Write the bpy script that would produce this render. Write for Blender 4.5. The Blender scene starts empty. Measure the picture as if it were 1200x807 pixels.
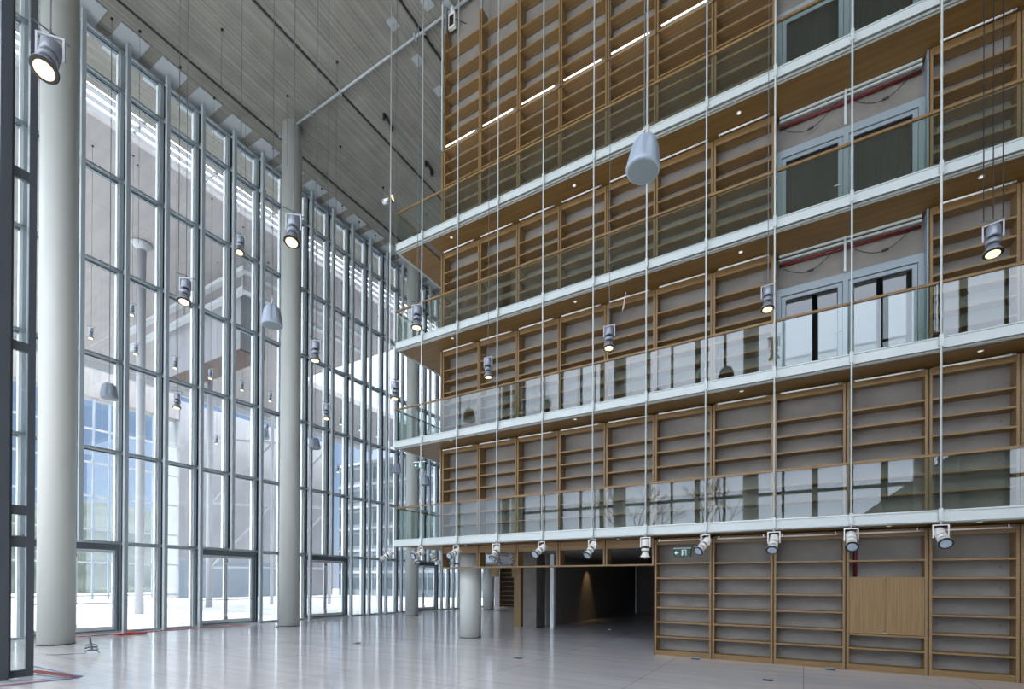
import bpy, bmesh, math, random
from mathutils import Vector, Matrix
random.seed(7)
S = bpy.context.scene
COL = S.collection
PI = math.pi
# ------------------------------------------------------------ camera
F_PX, CX, CY, YAW, PITCH, ROLL, EYE = 580.633, 596.693, 681.009, 0.5365, 0.0029, 0.0047, 1.86
cy_, sy_ = math.cos(YAW), math.sin(YAW)
fwd = Vector((-sy_*math.cos(PITCH), cy_*math.cos(PITCH), math.sin(PITCH)))
rt0 = Vector((cy_, sy_, 0)); up0 = rt0.cross(fwd)
RT = math.cos(ROLL)*rt0+math.sin(ROLL)*up0
UP = -math.sin(ROLL)*rt0+math.cos(ROLL)*up0
cam = bpy.data.cameras.new('camera'); camo = bpy.data.objects.new('camera', cam); COL.objects.link(camo)
cam.sensor_width = 36; cam.lens = 36*F_PX/1200
cam.shift_x = (600-CX)/1200; cam.shift_y = (CY-403.5)/1200
cam.clip_start = .05; cam.clip_end = 600
camo.matrix_world = Matrix(((RT.x, UP.x, -fwd.x, 0), (RT.y, UP.y, -fwd.y, 0), (RT.z, UP.z, -fwd.z, EYE), (0, 0, 0, 1)))
S.camera = camo
# ------------------------------------------------------------ colour and world
S.view_settings.view_transform = 'Standard'; S.view_settings.look = 'None'
S.view_settings.gamma = 1; S.view_settings.use_curve_mapping = False
S.view_settings.exposure = 0.9
W = bpy.data.worlds.new('World'); S.world = W; W.use_nodes = True
nt = W.node_tree; nt.nodes.clear()
out = nt.nodes.new('ShaderNodeOutputWorld'); bg = nt.nodes.new('ShaderNodeBackground')
tc = nt.nodes.new('ShaderNodeTexCoord'); sep = nt.nodes.new('ShaderNodeSeparateXYZ')
def sky_ramp(stops):
    r = nt.nodes.new('ShaderNodeValToRGB'); e = r.color_ramp.elements
    e[0].position, e[0].color = stops[0]; e[1].position, e[1].color = stops[-1]
    for p, c in stops[1:-1]: e.new(p).color = c
    nt.links.new(sep.outputs['Z'], r.inputs[0]); return r
cloud = sky_ramp([(0, (.50, .56, .66, 1)), (.2, (.50, .56, .68, 1)), (.42, (.64, .70, .82, 1)), (.62, (.92, .94, .97, 1)), (1, (1.0, .99, .97, 1))])
clear = sky_ramp([(0, (.09, .10, .13, 1)), (.12, (.062, .085, .125, 1)), (.3, (.045, .068, .115, 1)), (.45, (.5, .55, .62, 1)), (1, (1.0, .99, .97, 1))])
west = nt.nodes.new('ShaderNodeMapRange'); west.inputs['From Min'].default_value = -.35; west.inputs['From Max'].default_value = -.75
nt.links.new(sep.outputs['X'], west.inputs['Value'])
smx = nt.nodes.new('ShaderNodeMix'); smx.data_type = 'RGBA'
nt.links.new(west.outputs[0], smx.inputs['Factor']); nt.links.new(cloud.outputs[0], smx.inputs['A']); nt.links.new(clear.outputs[0], smx.inputs['B'])
nt.links.new(sep.inputs[0].links[0].from_socket, sep.inputs[0]) if False else None
nt.links.new(tc.outputs['Generated'], sep.inputs[0])
nt.links.new(smx.outputs['Result'], bg.inputs[0]); bg.inputs[1].default_value = 3.6
nt.links.new(bg.outputs[0], out.inputs[0])
sun = bpy.data.lights.new('sun', 'SUN'); sun.energy = 2.8; sun.angle = .03; sun.color = (1, .97, .92)
so = bpy.data.objects.new('sun', sun); COL.objects.link(so)
so.rotation_euler = Vector((.2, .65, -1)).to_track_quat('-Z', 'Y').to_euler()

# ------------------------------------------------------------ materials
def new_mat(name):
    m = bpy.data.materials.new(name); m.use_nodes = True
    return m, m.node_tree, m.node_tree.nodes['Principled BSDF']
def plain(name, c, rough=.5, metal=0, emit=0, spec=.5, noise=.0, nscale=3, ncol=None):
    m, t, b = new_mat(name)
    b.inputs['Base Color'].default_value = (*c, 1); b.inputs['Roughness'].default_value = rough
    b.inputs['Metallic'].default_value = metal; b.inputs['Specular IOR Level'].default_value = spec
    if emit: b.inputs['Emission Color'].default_value = (*c, 1); b.inputs['Emission Strength'].default_value = emit
    if noise:
        tcn = t.nodes.new('ShaderNodeTexCoord'); n = t.nodes.new('ShaderNodeTexNoise'); n.inputs['Scale'].default_value = nscale
        n.inputs['Detail'].default_value = 6
        mx = t.nodes.new('ShaderNodeMix'); mx.data_type = 'RGBA'
        mx.inputs['A'].default_value = (*[v*(1-noise) for v in c], 1); mx.inputs['B'].default_value = (*[min(1, v*(1+noise)) for v in c], 1)
        t.links.new(tcn.outputs['Object'], n.inputs['Vector']); t.links.new(n.outputs['Fac'], mx.inputs['Factor'])
        t.links.new(mx.outputs['Result'], b.inputs['Base Color'])
    return m
def streaky(name, c1, c2, scale, rough, contrast=(.35, .65), spec=.4, fine=None, bump=0):
    """noise stretched along one axis: scale is the mapping scale"""
    m, t, b = new_mat(name)
    tcn = t.nodes.new('ShaderNodeTexCoord'); mp = t.nodes.new('ShaderNodeMapping'); mp.inputs['Scale'].default_value = scale
    n = t.nodes.new('ShaderNodeTexNoise'); n.inputs['Scale'].default_value = 1; n.inputs['Detail'].default_value = 6
    r = t.nodes.new('ShaderNodeValToRGB'); r.color_ramp.elements[0].position = contrast[0]; r.color_ramp.elements[1].position = contrast[1]
    r.color_ramp.elements[0].color = (*c1, 1); r.color_ramp.elements[1].color = (*c2, 1)
    t.links.new(tcn.outputs['Object'], mp.inputs[0]); t.links.new(mp.outputs[0], n.inputs['Vector'])
    t.links.new(n.outputs['Fac'], r.inputs[0]); src = r.outputs[0]
    if fine:
        n2 = t.nodes.new('ShaderNodeTexNoise'); n2.inputs['Scale'].default_value = fine; n2.inputs['Detail'].default_value = 8
        t.links.new(tcn.outputs['Object'], n2.inputs['Vector'])
        mx = t.nodes.new('ShaderNodeMix'); mx.data_type = 'RGBA'; mx.blend_type = 'OVERLAY'; mx.inputs['Factor'].default_value = .45
        t.links.new(src, mx.inputs['A']); t.links.new(n2.outputs['Fac'], mx.inputs['B']); src = mx.outputs['Result']
    t.links.new(src, b.inputs['Base Color']); b.inputs['Roughness'].default_value = rough; b.inputs['Specular IOR Level'].default_value = spec
    if bump:
        bp = t.nodes.new('ShaderNodeBump'); bp.inputs['Strength'].default_value = bump; bp.inputs['Distance'].default_value = .02
        t.links.new(n.outputs['Fac'], bp.inputs['Height']); t.links.new(bp.outputs[0], b.inputs['Normal'])
    return m
def glass_mat(name, tint, gain=1.0, rough=0.0):
    m = bpy.data.materials.new(name); m.use_nodes = True; t = m.node_tree; t.nodes.clear()
    o = t.nodes.new('ShaderNodeOutputMaterial'); tr = t.nodes.new('ShaderNodeBsdfTransparent'); gl = t.nodes.new('ShaderNodeBsdfGlossy')
    fr = t.nodes.new('ShaderNodeFresnel'); ge = t.nodes.new('ShaderNodeNewGeometry'); mr = t.nodes.new('ShaderNodeMapRange')
    mr.inputs['To Min'].default_value = 1.5; mr.inputs['To Max'].default_value = 1/1.5
    t.links.new(ge.outputs['Backfacing'], mr.inputs['Value']); t.links.new(mr.outputs[0], fr.inputs[0])
    mu = t.nodes.new('ShaderNodeMath'); mu.operation = 'MULTIPLY'; mu.inputs[1].default_value = gain; mu.use_clamp = True
    mix = t.nodes.new('ShaderNodeMixShader'); tr.inputs[0].default_value = (*tint, 1); gl.inputs[1].default_value = rough; gl.inputs[0].default_value = (.95, .97, 1, 1)
    t.links.new(fr.outputs[0], mu.inputs[0]); t.links.new(mu.outputs[0], mix.inputs[0])
    t.links.new(tr.outputs[0], mix.inputs[1]); t.links.new(gl.outputs[0], mix.inputs[2]); t.links.new(mix.outputs[0], o.inputs[0])
    return m
M = {}
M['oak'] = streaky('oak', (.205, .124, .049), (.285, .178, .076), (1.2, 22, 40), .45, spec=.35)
M['oak_soffit_shaded'] = streaky('oak_soffit_shaded', (.185, .105, .032), (.235, .137, .044), (.7, 9, 1), .4, spec=.35)  # same oak, shade under the galleries put into a darker, richer colour
M['oak_vertical'] = streaky('oak_vertical', (.205, .124, .049), (.285, .178, .076), (40, 22, 1.2), .45, spec=.35)
M['oak_dark'] = plain('dark_oak_gap', (.05, .03, .015), .7)
M['concrete'] = streaky('concrete', (.20, .184, .162), (.25, .231, .205), (1.4, 1.4, 2.2), .75, spec=.25)
M['white_steel'] = plain('white_steel', (.56, .61, .595), .38, spec=.5)
M['post_steel'] = plain('grey_steel', (.38, .43, .455), .36, metal=.0, spec=.5)
M['dark_steel'] = plain('dark_steel', (.12, .15, .17), .4, metal=.2)
M['gasket'] = plain('black_gasket', (.012, .014, .016), .5)
M['edge_steel'] = plain('pale_steel', (.80, .83, .85), .35)
M['screen_steel'] = plain('screen_steel', (.085, .10, .115), .45, metal=.1)
M['column'] = plain('column_paint', (.56, .58, .54), .42, noise=.03, nscale=1)
M['glass'] = glass_mat('facade_glass', (.93, .95, .95), 1.1)
M['rail_glass'] = glass_mat('balustrade_glass', (.88, .92, .89), 1.15)
M['door_glass'] = glass_mat('door_glass', (.62, .64, .62), 1.3)
M['lamp_grey'] = plain('lamp_grey', (.28, .31, .36), .4, metal=.4)
M['lamp_white'] = plain('lamp_white', (.75, .74, .70), .4)
M['black'] = plain('black_plastic', (.012, .012, .014), .45)
M['yoke_grey'] = plain('yoke_grey', (.42, .44, .48), .4)
M['rim'] = plain('lamp_rim', (.02, .022, .025), .35)
M['lens_lit'] = plain('lit_lens', (1.0, .74, .40), .4, emit=.9)
M['lens'] = plain('glass_lens', (.55, .66, .78), .12, metal=.6)
M['speaker'] = plain('speaker_shell', (.36, .42, .50), .45, noise=.05, nscale=4)
M['grille'] = plain('speaker_grille', (.20, .25, .26), .6)
M['cable'] = plain('steel_cable', (.20, .21, .22), .4, metal=.6)
M['black_cable'] = plain('black_cable', (.01, .01, .012), .5)
M['tube'] = plain('tube_light', (.9, .9, .9), .3)
M['tube_lit'] = plain('lit_tube', (1, .93, .84), .4, emit=1.0)
M['pipe_red'] = plain('red_pipe', (.14, .008, .008), .5)
M['door_frame'] = plain('door_frame_paint', (.28, .335, .36), .42)
M['dark_room'] = plain('dark_room_paint', (.24, .232, .21), .85)
M['sign_green'] = plain('sign_green', (.0, .075, .055), .4, emit=.1)
M['sign_white'] = plain('sign_white', (.8, .85, .82), .4, emit=.15)
M['curtain'] = streaky('linen_blind', (.12, .11, .085), (.20, .185, .15), (30, 1, .6), .8)
M['silver'] = plain('stainless', (.62, .64, .66), .25, metal=.9)
M['tape_blue'] = plain('blue_tape', (.02, .16, .42), .5)
M['tape_red'] = plain('red_board', (.28, .07, .04), .7, noise=.5, nscale=14)
M['red_cable'] = plain('red_cable', (.55, .03, .04), .5)
M['orange'] = plain('orange_plastic', (.7, .2, .04), .5)
M['plate'] = plain('plate_paint', (.36, .39, .40), .5)
M['pale_wall'] = streaky('pale_wall', (.27, .27, .285), (.32, .32, .335), (1, .3, .3), .8)
M['stone'] = streaky('pavement', (.62, .64, .68), (.78, .79, .82), (.3, .9, 1), .6)
M['hill'] = streaky('hill_scrub', (.025, .035, .03), (.07, .08, .07), (.12, .12, .3), .95)
M['far_steel'] = plain('far_steel', (.30, .35, .40), .5)
M['facade_blue'] = plain('far_cladding', (.22, .26, .30), .5, noise=.15, nscale=.5)
M['soffit_out'] = streaky('outer_soffit', (.27, .252, .25), (.31, .29, .285), (.3, 2.2, 1), .8)
M['far_white'] = plain('far_white_paint', (.42, .43, .45), .6)
M['bark'] = plain('bark', (.10, .085, .07), .9)

def ceiling_material():
    m, t, b = new_mat('board_marked_concrete')
    tcn = t.nodes.new('ShaderNodeTexCoord')
    mp = t.nodes.new('ShaderNodeMapping'); mp.inputs['Scale'].default_value = (14, .22, 1)
    n = t.nodes.new('ShaderNodeTexNoise'); n.inputs['Scale'].default_value = 1; n.inputs['Detail'].default_value = 5
    r = t.nodes.new('ShaderNodeValToRGB'); r.color_ramp.elements[0].position = .34; r.color_ramp.elements[1].position = .68
    r.color_ramp.elements[0].color = (.19, .182, .158, 1); r.color_ramp.elements[1].color = (.27, .262, .232, 1)
    br = t.nodes.new('ShaderNodeTexBrick'); mp2 = t.nodes.new('ShaderNodeMapping'); mp2.inputs['Rotation'].default_value = (0, 0, PI/2)
    br.inputs['Scale'].default_value = 1; br.inputs['Brick Width'].default_value = 3.1; br.inputs['Row Height'].default_value = .17
    br.inputs['Mortar Size'].default_value = .012; br.inputs['Color1'].default_value = (1, 1, 1, 1); br.inputs['Color2'].default_value = (.93, .93, .92, 1)
    br.inputs['Mortar'].default_value = (1.16, 1.15, 1.13, 1)
    mx = t.nodes.new('ShaderNodeMix'); mx.data_type = 'RGBA'; mx.blend_type = 'MULTIPLY'; mx.inputs['Factor'].default_value = 1
    n2 = t.nodes.new('ShaderNodeTexNoise'); n2.inputs['Scale'].default_value = 1.1; n2.inputs['Detail'].default_value = 7
    mx2 = t.nodes.new('ShaderNodeMix'); mx2.data_type = 'RGBA'; mx2.blend_type = 'OVERLAY'; mx2.inputs['Factor'].default_value = .3
    t.links.new(tcn.outputs['Object'], mp.inputs[0]); t.links.new(mp.outputs[0], n.inputs['Vector']); t.links.new(n.outputs['Fac'], r.inputs[0])
    t.links.new(tcn.outputs['Object'], mp2.inputs[0]); t.links.new(mp2.outputs[0], br.inputs['Vector'])
    t.links.new(r.outputs[0], mx.inputs['A']); t.links.new(br.outputs['Color'], mx.inputs['B'])
    t.links.new(tcn.outputs['Object'], n2.inputs['Vector']); t.links.new(mx.outputs['Result'], mx2.inputs['A']); t.links.new(n2.outputs['Fac'], mx2.inputs['B'])
    t.links.new(mx2.outputs['Result'], b.inputs['Base Color']); b.inputs['Roughness'].default_value = .8; b.inputs['Specular IOR Level'].default_value = .2
    return m
M['ceiling'] = ceiling_material()
def floor_material():
    m, t, b = new_mat('polished_grey_marble')
    tcn = t.nodes.new('ShaderNodeTexCoord')
    mp = t.nodes.new('ShaderNodeMapping'); mp.inputs['Scale'].default_value = (.5, 3.6, 1)
    n = t.nodes.new('ShaderNodeTexNoise'); n.inputs['Scale'].default_value = 1; n.inputs['Detail'].default_value = 9; n.inputs['Roughness'].default_value = .6
    r = t.nodes.new('ShaderNodeValToRGB'); r.color_ramp.elements[0].position = .3; r.color_ramp.elements[1].position = .72
    r.color_ramp.elements[0].color = (.66, .65, .67, 1); r.color_ramp.elements[1].color = (.80, .79, .81, 1)
    br = t.nodes.new('ShaderNodeTexBrick'); br.inputs['Scale'].default_value = 1; br.offset = 0
    br.inputs['Brick Width'].default_value = 2.75; br.inputs['Row Height'].default_value = 2.4; br.inputs['Mortar Size'].default_value = .006
    br.inputs['Color1'].default_value = (1, 1, 1, 1); br.inputs['Color2'].default_value = (.93, .93, .93, 1); br.inputs['Mortar'].default_value = (.45, .43, .42, 1)
    mx = t.nodes.new('ShaderNodeMix'); mx.data_type = 'RGBA'; mx.blend_type = 'MULTIPLY'; mx.inputs['Factor'].default_value = 1
    t.links.new(tcn.outputs['Object'], mp.inputs[0]); t.links.new(mp.outputs[0], n.inputs['Vector']); t.links.new(n.outputs['Fac'], r.inputs[0])
    t.links.new(tcn.outputs['Object'], br.inputs['Vector'])
    t.links.new(r.outputs[0], mx.inputs['A']); t.links.new(br.outputs['Color'], mx.inputs['B']); t.links.new(mx.outputs['Result'], b.inputs['Base Color'])
    rr = t.nodes.new('ShaderNodeMapRange'); rr.inputs['To Min'].default_value = .07; rr.inputs['To Max'].default_value = .15
    t.links.new(n.outputs['Fac'], rr.inputs['Value']); t.links.new(rr.outputs[0], b.inputs['Roughness'])
    b.inputs['Specular IOR Level'].default_value = .55
    return m
M['floor'] = floor_material()

# ------------------------------------------------------------ mesh helpers
class MB:
    def __init__(s): s.v = []; s.f = []
    def box(s, x0, x1, y0, y1, z0, z1):
        b = len(s.v)
        s.v += [(x, y, z) for z in (z0, z1) for y in (y0, y1) for x in (x0, x1)]
        s.f += [[b+i for i in q] for q in ((0, 2, 3, 1), (4, 5, 7, 6), (0, 1, 5, 4), (2, 6, 7, 3), (0, 4, 6, 2), (1, 3, 7, 5))]
        return s
    def ring(s, prof, n=20, M4=None):
        """prof = [(r, z)], lathe about z"""
        b = len(s.v)
        for r, z in prof:
            for i in range(n):
                a = 2*PI*i/n; p = Vector((r*math.cos(a), r*math.sin(a), z))
                if M4 is not None: p = M4 @ p
                s.v.append(tuple(p))
        k = len(prof)
        for j in range(k-1):
            for i in range(n):
                i2 = (i+1) % n
                s.f.append([b+j*n+i, b+j*n+i2, b+(j+1)*n+i2, b+(j+1)*n+i])
        s.f.append([b+i for i in range(n)][::-1]); s.f.append([b+(k-1)*n+i for i in range(n)])
        return s
    def bar(s, p, q, r, n=8):
        p = Vector(p); q = Vector(q); d = q-p
        m = Matrix.Translation(p) @ d.to_track_quat('Z', 'Y').to_matrix().to_4x4()
        return s.ring([(r, 0), (r, d.length)], n, m)
    def path(s, pts, r, n=6):
        for a, b in zip(pts, pts[1:]): s.bar(a, b, r, n)
        return s
    def mesh(s, name, mat, smooth=False):
        me = bpy.data.meshes.new(name); me.from_pydata(s.v, [], s.f); me.validate(); me.update()
        me.materials.append(mat)
        if smooth:
            for p in me.polygons: p.use_smooth = len(p.vertices) == 4
        return me
_cache = {}
def cached(key, fn):
    if key not in _cache: _cache[key] = fn()
    return _cache[key]
def put(name, me, parent=None, loc=(0, 0, 0), rot=(0, 0, 0)):
    o = bpy.data.objects.new(name, me); COL.objects.link(o); o.location = loc; o.rotation_euler = rot
    if parent: o.parent = parent
    return o
def thing(name, label, cat, loc=(0, 0, 0), rot=(0, 0, 0), group=None):
    o = bpy.data.objects.new(name, None); COL.objects.link(o); o.location = loc; o.rotation_euler = rot
    o.empty_display_size = .2; o['label'] = label; o['category'] = cat
    if group: o['group'] = group
    return o
def tag(o, label, cat, group=None, kind=None):
    o['label'] = label; o['category'] = cat
    if group: o['group'] = group
    if kind: o['kind'] = kind
    return o
def struct(name, me=None, loc=(0, 0, 0)):
    o = put(name, me, None, loc); o['kind'] = 'structure'
    if me is None: o.empty_display_size = .2
    return o
def bevel(o, w=.005, seg=1):
    b = o.modifiers.new('bevel', 'BEVEL'); b.width = w; b.segments = seg; b.limit_method = 'ANGLE'; return o
ORD = ['first', 'second', 'third', 'fourth', 'fifth', 'sixth', 'seventh', 'eighth', 'ninth', 'tenth', 'eleventh', 'twelfth', 'thirteenth',
       'fourteenth', 'fifteenth', 'sixteenth', 'seventeenth', 'eighteenth', 'nineteenth', 'twentieth', 'twenty-first', 'twenty-second', 'twenty-third', 'twenty-fourth', 'twenty-fifth', 'twenty-sixth', 'twenty-seventh', 'twenty-eighth']

def ray(x, y): return RT*((x-CX)/F_PX)+UP*((CY-y)/F_PX)+fwd
O0 = Vector((0, 0, EYE))
def at_z(x, y, z): d = ray(x, y); return O0+d*((z-EYE)/d.z)
def at_y(x, y, Y): d = ray(x, y); return O0+d*(Y/d.y)
def at_x(x, y, X): d = ray(x, y); return O0+d*(X/d.x)
def at_d(x, y, D): return O0+ray(x, y)*D

# ------------------------------------------------------------ main dimensions
XG, XP = -21.4, -20.9          # glazing plane, inner posts
HC = 21.2                      # hall ceiling
YE, YB, YW = 12.2, 13.06, 13.42   # gallery edge, bookcase front, wall behind the bookcases
LV = 3.27                      # storey
SLAB = .215
XC = -11.72                    # gallery corner
UPR = [-10.40, -8.93, -7.52, -6.12, -4.70, -3.36, -1.95, -.61, .79, 2.185, 3.54, 4.92]
YEND = 33.4

# ------------------------------------------------------------ structure: floor, ceiling, walls
struct('floor', MB().box(-21.6, 12, -10, YEND, -.3, 0).mesh('floor', M['floor']))
struct('ceiling', MB().box(-23.9, 12, -12.5, YEND+.3, HC, HC+.4).mesh('ceiling', M['ceiling']))  # stretch past the rear glazing is an unseen overhang added to cut sky light
w = MB()
for i in range(len(UPR)-1):
    x0, x1 = UPR[i], UPR[i+1]
    if i in (7, 8):
        for k in range(2, 5):
            w.box(x0, x1, YW, YW+.15, k*LV+2.27, (k+1)*LV if k < 4 else HC)
            if x0 == UPR[7]: w.box(x0-.02, x0+.02, YW, YW+.15, k*LV, k*LV+2.27)
        w.box(x0, x1, YW, YW+.15, 0, 2*LV)
    else:
        w.box(x0, x1, YW, YW+.15, 0 if i >= 5 else LV, HC)
struct('wall_bookcase', w.mesh('wall_bookcase', M['concrete']))
# small formwork tie holes left in the concrete
th = MB()
for i in range(5, 11):
    for fx in (.14, .86):
        x = UPR[i]+(UPR[i+1]-UPR[i])*fx
        for z in (.30, 1.05, 1.80, 2.22): th.ring([(.012, -.003), (.016, .0)], 10, Matrix.Translation((x, YW-.0005, z)) @ Matrix.Rotation(PI/2, 4, 'X') )
for i in range(0, 11):
    for fx in (.14, .86):
        x = UPR[i]+(UPR[i+1]-UPR[i])*fx
        for z in (LV+.32, LV+1.08, LV+1.84): th.ring([(.012, -.003), (.016, .0)], 10, Matrix.Translation((x, YW-.0005, z)) @ Matrix.Rotation(PI/2, 4, 'X') )
struct('trim_6', th.mesh('tie_holes', plain('tie_hole_grey', (.10, .095, .088), .8)))
# rooms behind the gallery doors
w = MB()
for k in range(2, 5):
    w.box(-.8, 2.4, YW+4, YW+4.1, k*LV, (k+1)*LV)
    w.box(-.9, -.8, YW+.15, YW+4.1, k*LV, (k+1)*LV); w.box(2.4, 2.5, YW+.15, YW+4.1, k*LV, (k+1)*LV)
w.box(-.9, 2.5, YW+.15, YW+4.1, 5*LV, 5*LV+.1)
struct('wall_inner_room', w.mesh('wall_inner_room', M['dark_room']))
struct('wall_right', MB().box(12, 12.2, -10, YEND, 0, HC).mesh('wall_right', M['concrete']))
struct('wall_end', MB().box(-21.2, 12, YEND, YEND+.2, 0, HC).mesh('wall_end', M['pale_wall']))
# dark recess under the galleries
struct('wall_recess_back', MB().box(-9.3, -3.0, 31.7, 31.9, 0, 3.05).box(-3.3, -3.1, YW+.2, 31.7, 0, 3.05).mesh('wall_recess_back', M['dark_room']))
struct('wall_recess_side', MB().box(-9.6, -9.42, 19.3, 31.9, 0, 3.05).mesh('wall_recess_side', M['dark_room']))
# ceiling joints
for n, x in enumerate((-19.68, -15.78, -11.58)):
    struct('trim_%d' % (n+1), MB().box(x-.035, x+.035, -10, YEND, HC-.035, HC-.001).mesh('trim', M['gasket']))
# kerb under the facade
struct('baseboard_left', MB().box(XG-.18, XG+.18, -10, YEND, 0, .07).mesh('kerb', M['post_steel']))

# ------------------------------------------------------------ the glazed facade
Y0, DY = 6.93, 1.2895
ROWS = [3.2355+3.2683*k for k in range(6)]+[21.02]
N0, N1 = -6, 20
DOORS = {(-1, 1), (3, 5), (7, 9), (13, 15)}
in_door = {n for a, b in DOORS for n in range(a, b)}
def facade_post(n):
    mid = n in {0, 4, 8, 14}
    z0 = 3.24 if mid else 0
    t = thing('facade_post', 'grey steel facade post inside the glazed wall, %s from near end%s' % (ORD[n-N0], ', ending above door' if mid else ''),
              'post', (XP, Y0+DY*n, z0), group='grey steel posts of the glazed wall')
    put('post_tube', cached(('pt', z0), lambda: MB().box(-.075, .075, -.06, .06, 0, 21.1-z0).mesh('post_tube', M['post_steel'])), t)
    for z in ROWS:
        if z-z0 > .2:
            put('bracket', cached('brk', lambda: MB().box(-.42, -.07, -.016, .016, -.05, .0).box(-.42, -.36, -.05, .05, -.07, .03).mesh('bracket', M['dark_steel'])), t, (0, 0, z-z0+.04))
    return t
for n in range(N0, N1+1): facade_post(n)
def glaze_bay(n):
    w_ = struct('window_%d' % (n-N0+1), None, (XG, Y0+DY*n, 0))
    z0 = 3.24 if n in in_door else 0
    mull0 = 3.24 if n in {0, 4, 8, 14} else 0
    put('mullion', cached(('mu', mull0), lambda: MB().box(-.09, .11, -.08, .03, mull0, HC).mesh('mullion', M['post_steel'])), w_)
    put('gasket', cached(('gk', mull0), lambda: MB().box(-.05, .115, .031, .115, mull0, HC).mesh('gasket', M['gasket'])), w_)
    put('cover_strip', cached(('cs', mull0), lambda: MB().box(-.12, .02, -.135, -.081, mull0, HC).mesh('cover_strip', M['edge_steel'])), w_)
    zz = ([0] if z0 == 0 else [])+ROWS
    for a, b in zip(zz, zz[1:]):
        put('glass_pane', cached(('gp', round(b-a, 2)), lambda: MB().box(-.012, .012, .116, DY-.136, .04, b-a-.09).mesh('glass_pane', M['glass'])), w_, (0, 0, a))
    for j, z in enumerate(zz):
        if z == 0: continue
        tr = put('transom', cached('tr', lambda: MB().box(.03, .12, .116, DY-.136, -.06, .04).box(-.10, .03, .116, DY-.136, -.09, .02).mesh('transom', M['dark_steel'])), w_, (0, 0, z))
        put('transom_tube', cached('tt', lambda: MB().bar((.175, .0, -.01), (.175, DY, -.01), .055, 10).mesh('transom_tube', M['post_steel'], True)), tr)
    return w_
for n in range(N0, N1): glaze_bay(n)
def facade_door(idx, a, b):
    ya = Y0+DY*a; Wd = DY*(b-a)
    d = struct('door_%d' % idx, None, (XG, ya, 0))
    put('door_frame', MB().box(-.1, .16, 0.02, .10, 0, 3.2).box(-.1, .16, Wd-.12, Wd-.04, 0, 3.2).box(-.12, .2, .02, Wd-.04, 2.96, 3.2).mesh('door_frame', M['dark_steel']), d)
    put('threshold', MB().box(-.12, .14, .1, Wd-.12, .07, .11).mesh('threshold', M['dark_steel']), d)
    hw = (Wd-.22)/2
    for s in (0, 1):
        y = .10+s*hw
        lf = put('door_leaf', cached(('dl', b-a, s), lambda: MB().box(-.035, .035, .005, .085, .11, 2.95).box(-.035, .035, hw-.085, hw-.005, .11, 2.95)
                 .box(-.035, .035, .085, hw-.085, .11, .24).box(-.035, .035, .085, hw-.085, 2.86, 2.95).mesh('door_leaf', M['edge_steel'])), d, (0, y, 0))
        put('glass_pane', cached(('dg', b-a), lambda: MB().box(-.01, .01, .086, hw-.086, .241, 2.859).mesh('glass_pane', M['glass'])), lf)
        put('push_bar', cached(('pb', b-a), lambda: MB().bar((.11, .06, 1.08), (.11, hw-.06, 1.08), .018, 8).box(.036, .11, .05, .08, 1.05, 1.11).box(.036, .11, hw-.08, hw-.05, 1.05, 1.11).mesh('push_bar', M['silver'])), lf)
        for zh in (.3, 2.75):
            put('pivot', cached('pv', lambda: MB().box(.036, .075, -.03, .03, -.05, .05).mesh('pivot', M['silver'])), lf, (0, hw-.045 if s == 0 else .045, zh))
        put('hinge_strip', cached('hs', lambda: MB().box(.036, .05, -.008, .008, .5, 2.6).mesh('hinge_strip', M['silver'])), lf, (0, hw-.03 if s == 0 else .03, 0))
for i, (a, b) in enumerate(sorted(DOORS)): facade_door(i+1, a, b)
# ceiling plates above the posts
for n in range(N0, N1+1):
    tag(put('ceiling_plate', cached('cp', lambda: MB().box(-.72, .90, -.44, .44, -.03, 0).mesh('ceiling_plate', M['plate'])), None, (-21.22, Y0+DY*n, HC-.002)),
        'pale grey square plate in the concrete ceiling over the %s facade post from near end' % ORD[n-N0], 'ceiling plate', 'ceiling plates above the facade posts')

# ------------------------------------------------------------ round columns
def column(x, y, r, h, label, z0=0, group='tall round white columns'):
    t = thing('round_column', label, 'column', (x, y, z0), group=group)
    put('shaft', MB().ring([(r, 0.0), (r, h)], 48).mesh('shaft', M['column'], True), t)
    put('base_joint', MB().ring([(r+.006, 0.0), (r+.006, .02)], 48).mesh('base_joint', M['gasket']), t)
    return t
column(-18.86, 5.71, .43, HC, 'nearest tall round white column beside the glazed wall, at the left', group='round columns beside the glazed wall')
column(-18.75, 13.3, .40, HC, 'second tall round white column along the glazed wall, topped by the thin ceiling pipe', group='round columns beside the glazed wall')
column(-18.9, 21.12, .36, HC, 'third round white column along the glazed wall, behind the gallery ends', group='round columns beside the glazed wall')
column(-19.1, 29.27, .36, 3.05, 'farthest round white column seen below the galleries', group='round columns beside the glazed wall')
column(-9.8, 13.9, .37, 3.05, 'short round grey column standing under the lowest gallery', group='column under the gallery')

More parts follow.
